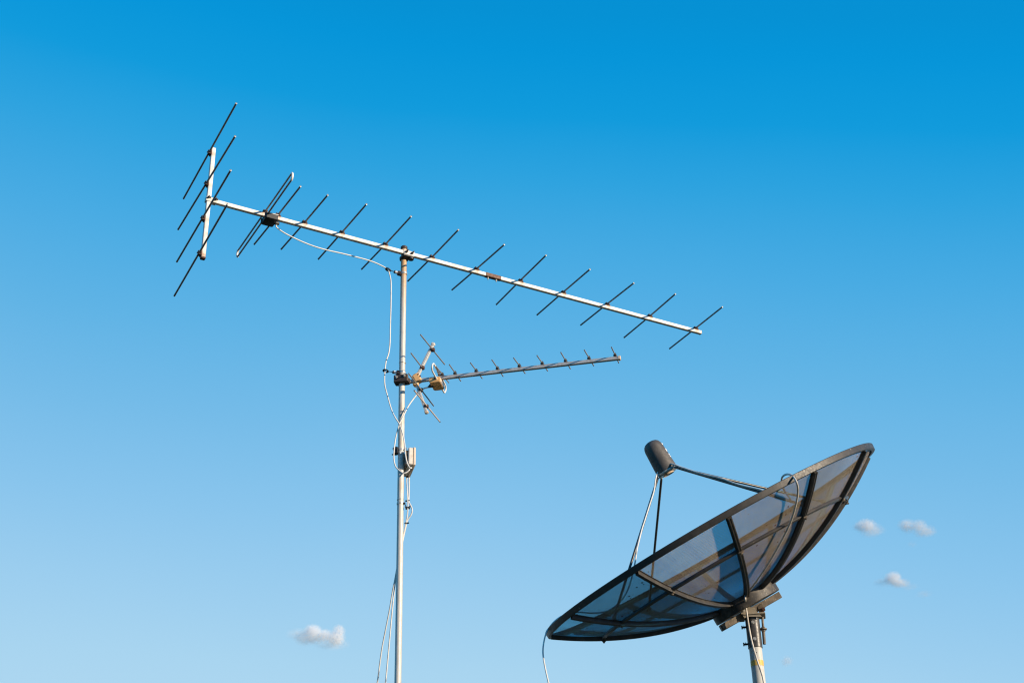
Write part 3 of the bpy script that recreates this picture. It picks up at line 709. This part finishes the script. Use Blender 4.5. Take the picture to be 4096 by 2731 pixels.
# ------------------------------------------------------------------ clouds far off
def cloud(lumps, label, dens, seed, dist=900.):
    cx = sum(l[0] for l in lumps)/len(lumps); cy = sum(l[1] for l in lumps)/len(lumps)
    ctr = EYE + ray(cx, cy)*dist; s = dist/FPX
    m = bpy.data.materials.new('cloud_vapour'); m.use_nodes = True; nt = m.node_tree; nt.nodes.clear()
    out = nt.nodes.new('ShaderNodeOutputMaterial'); pv = nt.nodes.new('ShaderNodeVolumePrincipled'); nt.links.new(pv.outputs[0], out.inputs['Volume'])
    pv.inputs['Color'].default_value = (1, 1, 1, 1); pv.inputs['Anisotropy'].default_value = -.3
    tc = nt.nodes.new('ShaderNodeTexCoord')
    nz = N(nt, 'ShaderNodeTexNoise', i_Scale=1/(10*s), i_Detail=6., i_Roughness=.62); nz.noise_dimensions = '4D'; nz.inputs['W'].default_value = seed
    nt.links.new(tc.outputs['Object'], nz.inputs['Vector'])
    acc = None; bmc = bmesh.new()
    for (x, y, rx, ry, wgt) in lumps:
        c = RX*((x-cx)*s) - UP*((y-cy)*s) + fw*random.uniform(-8, 8)*s
        mpn = nt.nodes.new('ShaderNodeMapping'); mpn.vector_type = 'TEXTURE'
        mpn.inputs['Location'].default_value = c; mpn.inputs['Scale'].default_value = (rx*s, rx*s, ry*s)
        nt.links.new(tc.outputs['Object'], mpn.inputs[0])
        ln = N(nt, 'ShaderNodeVectorMath', operation='LENGTH'); nt.links.new(mpn.outputs[0], ln.inputs[0])
        f = ramp(nt, ln.outputs['Value'], 1., .0, 0, wgt); f.node.interpolation_type = 'SMOOTHSTEP'
        if acc is None: acc = f
        else:
            a = N(nt, 'ShaderNodeMath', operation='ADD'); nt.links.new(acc, a.inputs[0]); nt.links.new(f, a.inputs[1]); acc = a.outputs[0]
        bmesh.ops.create_icosphere(bmc, subdivisions=2, radius=1, matrix=Matrix.Translation(c) @ Matrix.Diagonal((rx*s*1.02, rx*s*1.02, ry*s*1.02, 1)))
    th = N(nt, 'ShaderNodeMath', operation='MULTIPLY_ADD'); nt.links.new(nz.outputs['Fac'], th.inputs[0]); th.inputs[1].default_value = 3.6; th.inputs[2].default_value = -1.4
    pr = N(nt, 'ShaderNodeMath', operation='MULTIPLY', use_clamp=False); nt.links.new(acc, pr.inputs[0]); nt.links.new(th.outputs[0], pr.inputs[1])
    mx_ = N(nt, 'ShaderNodeMath', operation='MAXIMUM'); nt.links.new(pr.outputs[0], mx_.inputs[0]); mx_.inputs[1].default_value = 0
    de = mul(nt, mx_.outputs[0], dens*3.3/(20*s)); nt.links.new(de, pv.inputs['Density'])
    hull = bmesh.ops.convex_hull(bmc, input=bmc.verts)
    inner = [v for v in bmc.verts if not v.link_faces or all(False for _ in v.link_faces)]
    kill = set(g_ for g_ in hull['geom_interior'] if isinstance(g_, bmesh.types.BMVert))
    bmesh.ops.delete(bmc, geom=list(kill), context='VERTS')
    hullfaces = set(f_ for f_ in hull['geom'] if isinstance(f_, bmesh.types.BMFace))
    bmesh.ops.delete(bmc, geom=[f_ for f_ in bmc.faces if f_ not in hullfaces], context='FACES_ONLY')
    bmesh.ops.recalc_face_normals(bmc, faces=bmc.faces)
    me = bpy.data.meshes.new('cloud'); bmc.to_mesh(me); bmc.free(); me.materials.append(m)
    o = bpy.data.objects.new('cloud', me); C.objects.link(o); o.location = ctr
    o['label'] = label; o['category'] = 'cloud'; o['group'] = 'small white clouds low in the sky'
def c4(x, y): return 3300+x/2.24, 2000+y/2.24
def lp(lst): return [(*c4(x, y), rx/2.24, ry/2.24, w) for x, y, rx, ry, w in lst]
cloud([(1252, 2521, 46, 30, 1.1), (1222, 2548, 60, 36, .3), (1262, 2548, 52, 28, .4), (1302, 2538, 46, 28, .75), (1354, 2524, 32, 32, 1.0), (1344, 2552, 44, 36, 1.0), (1325, 2575, 90, 22, .14), (1190, 2535, 60, 26, .12)], 'double-humped white cloud low beside the foot of the mast', 1.0, 1.3)
cloud(lp([(360, 222, 115, 66, .85), (410, 265, 135, 76, .28), (296, 238, 70, 44, .35), (470, 275, 110, 40, .12)]), 'rounded white cloud just right of the dish edge', .8, 5.1)
cloud(lp([(735, 222, 100, 62, .6), (745, 262, 80, 48, .35), (835, 222, 90, 64, .6), (890, 275, 125, 64, .4), (940, 290, 90, 40, .15), (780, 390, 60, 40, .09)]), 'ragged white cloud nearest the right border of the photo', .8, 9.7)
cloud(lp([(605, 698, 98, 74, 1.), (640, 670, 50, 50, .4), (670, 740, 110, 44, .6), (530, 735, 120, 42, .2), (760, 775, 110, 34, .1)]), 'small white cloud with a flat base, below the rounded and ragged clouds', .8, 14.2)
cloud(lp([(890, 838, 100, 32, .13)]), 'faintest thin wisp of cloud, right of the flat-based cloud', .8, 19.4)
cloud([(3150, 2640, 30, 26, .3), (3140, 2650, 24, 22, .2)], 'tiny white cloud just right of the taped dish pipe', .8, 23.9)

# ------------------------------------------------------------------ light
SUN_AZ, SUN_EL = math.radians(58), math.radians(15)      # azimuth measured from behind the viewer to the right
sdir = V((math.sin(SUN_AZ)*math.cos(SUN_EL), -math.cos(SUN_AZ)*math.cos(SUN_EL), math.sin(SUN_EL)))
sl_ = bpy.data.lights.new('sun', 'SUN'); sl_.energy = 5.0; sl_.angle = math.radians(.5); sl_.color = (1, .83, .62)
so = bpy.data.objects.new('sun', sl_); C.objects.link(so); so.rotation_euler = sdir.to_track_quat('Z', 'Y').to_euler(); so.location = (5, -5, 12)
w = bpy.data.worlds.new('World'); SC.world = w; w.use_nodes = True; nt = w.node_tree; nt.nodes.clear()
out = nt.nodes.new('ShaderNodeOutputWorld'); bg = nt.nodes.new('ShaderNodeBackground'); nt.links.new(bg.outputs[0], out.inputs[0])
sky = nt.nodes.new('ShaderNodeTexSky'); sky.sky_type = 'NISHITA'; sky.sun_disc = False; sky.sun_elevation = SUN_EL; sky.sun_rotation = math.pi - SUN_AZ
sky.air_density = 1.; sky.dust_density = .3; sky.ozone_density = 3.
bg.inputs['Strength'].default_value = .10
# the sky's colour over the vault (blue deepens with height and away from the sun side), in units of the sky texture
tc = nt.nodes.new('ShaderNodeTexCoord'); dt = N(nt, 'ShaderNodeVectorMath', operation='DOT_PRODUCT')
ax_ = V((.125, -.34, 1)).normalized(); dt.inputs[1].default_value = ax_; nt.links.new(tc.outputs['Generated'], dt.inputs[0])
cr = nt.nodes.new('ShaderNodeValToRGB'); 
nzs = N(nt, 'ShaderNodeTexNoise', i_Scale=2.2, i_Detail=3.); nt.links.new(tc.outputs['Generated'], nzs.inputs['Vector'])
hz_ = N(nt, 'ShaderNodeMath', operation='MULTIPLY_ADD'); nt.links.new(nzs.outputs['Fac'], hz_.inputs[0]); hz_.inputs[1].default_value = .022; hz_.inputs[2].default_value = .489
m5 = N(nt, 'ShaderNodeMath', operation='MULTIPLY_ADD'); nt.links.new(dt.outputs['Value'], m5.inputs[0]); m5.inputs[1].default_value = .5; nt.links.new(hz_.outputs[0], m5.inputs[2])
nt.links.new(m5.outputs[0], cr.inputs[0]); cr.color_ramp.interpolation = 'LINEAR'
def lin(c): return tuple(((v/255+.055)/1.055)**2.4 if v > 10 else v/255/12.92 for v in c)
def tpos(y): d = ray(2048, y*1.7417).normalized(); return .5+.5*d.dot(ax_)
stops = [(0, (215, 232, 243)), (tpos(2400), (200, 226, 242)), (tpos(1900), (184, 219, 241))] + [(tpos(y), c) for y, c in ((1568, (170, 214, 241)), (1400, (157, 207, 240)), (1200, (138, 198, 238)), (1000, (118, 189, 234)), (800, (97, 181, 231)), (600, (74, 173, 229)), (400, (44, 164, 225)), (250, (12, 156, 222)), (100, (0, 150, 219)), (0, (0, 146, 214)))] + [(1, (0, 118, 192))]
cr.color_ramp.elements.remove(cr.color_ramp.elements[1])
cr.color_ramp.elements[0].position = 0; cr.color_ramp.elements[0].color = (*lin(stops[0][1]), 1)
for p_, c_ in stops[1:]:
    e_ = cr.color_ramp.elements.new(p_); e_.color = (*lin(c_), 1)
sc_ = N(nt, 'ShaderNodeVectorMath', operation='SCALE'); sc_.inputs['Scale'].default_value = 8.586; nt.links.new(cr.outputs[0], sc_.inputs[0])
mixn = nt.nodes.new('ShaderNodeMix'); mixn.data_type = 'RGBA'; mixn.inputs[0].default_value = .97
nt.links.new(sky.outputs[0], mixn.inputs[6]); nt.links.new(sc_.outputs[0], mixn.inputs[7]); nt.links.new(mixn.outputs[2], bg.inputs['Color'])
SC.view_settings.view_transform = 'Standard'; SC.view_settings.look = 'None'; SC.view_settings.exposure = .22; SC.view_settings.gamma = 1
SC.render.engine = 'CYCLES'; SC.cycles.max_bounces = 32; SC.cycles.volume_bounces = 24; SC.cycles.transparent_max_bounces = 16; SC.cycles.use_denoising = True
SC.cycles.filter_width = 1.2
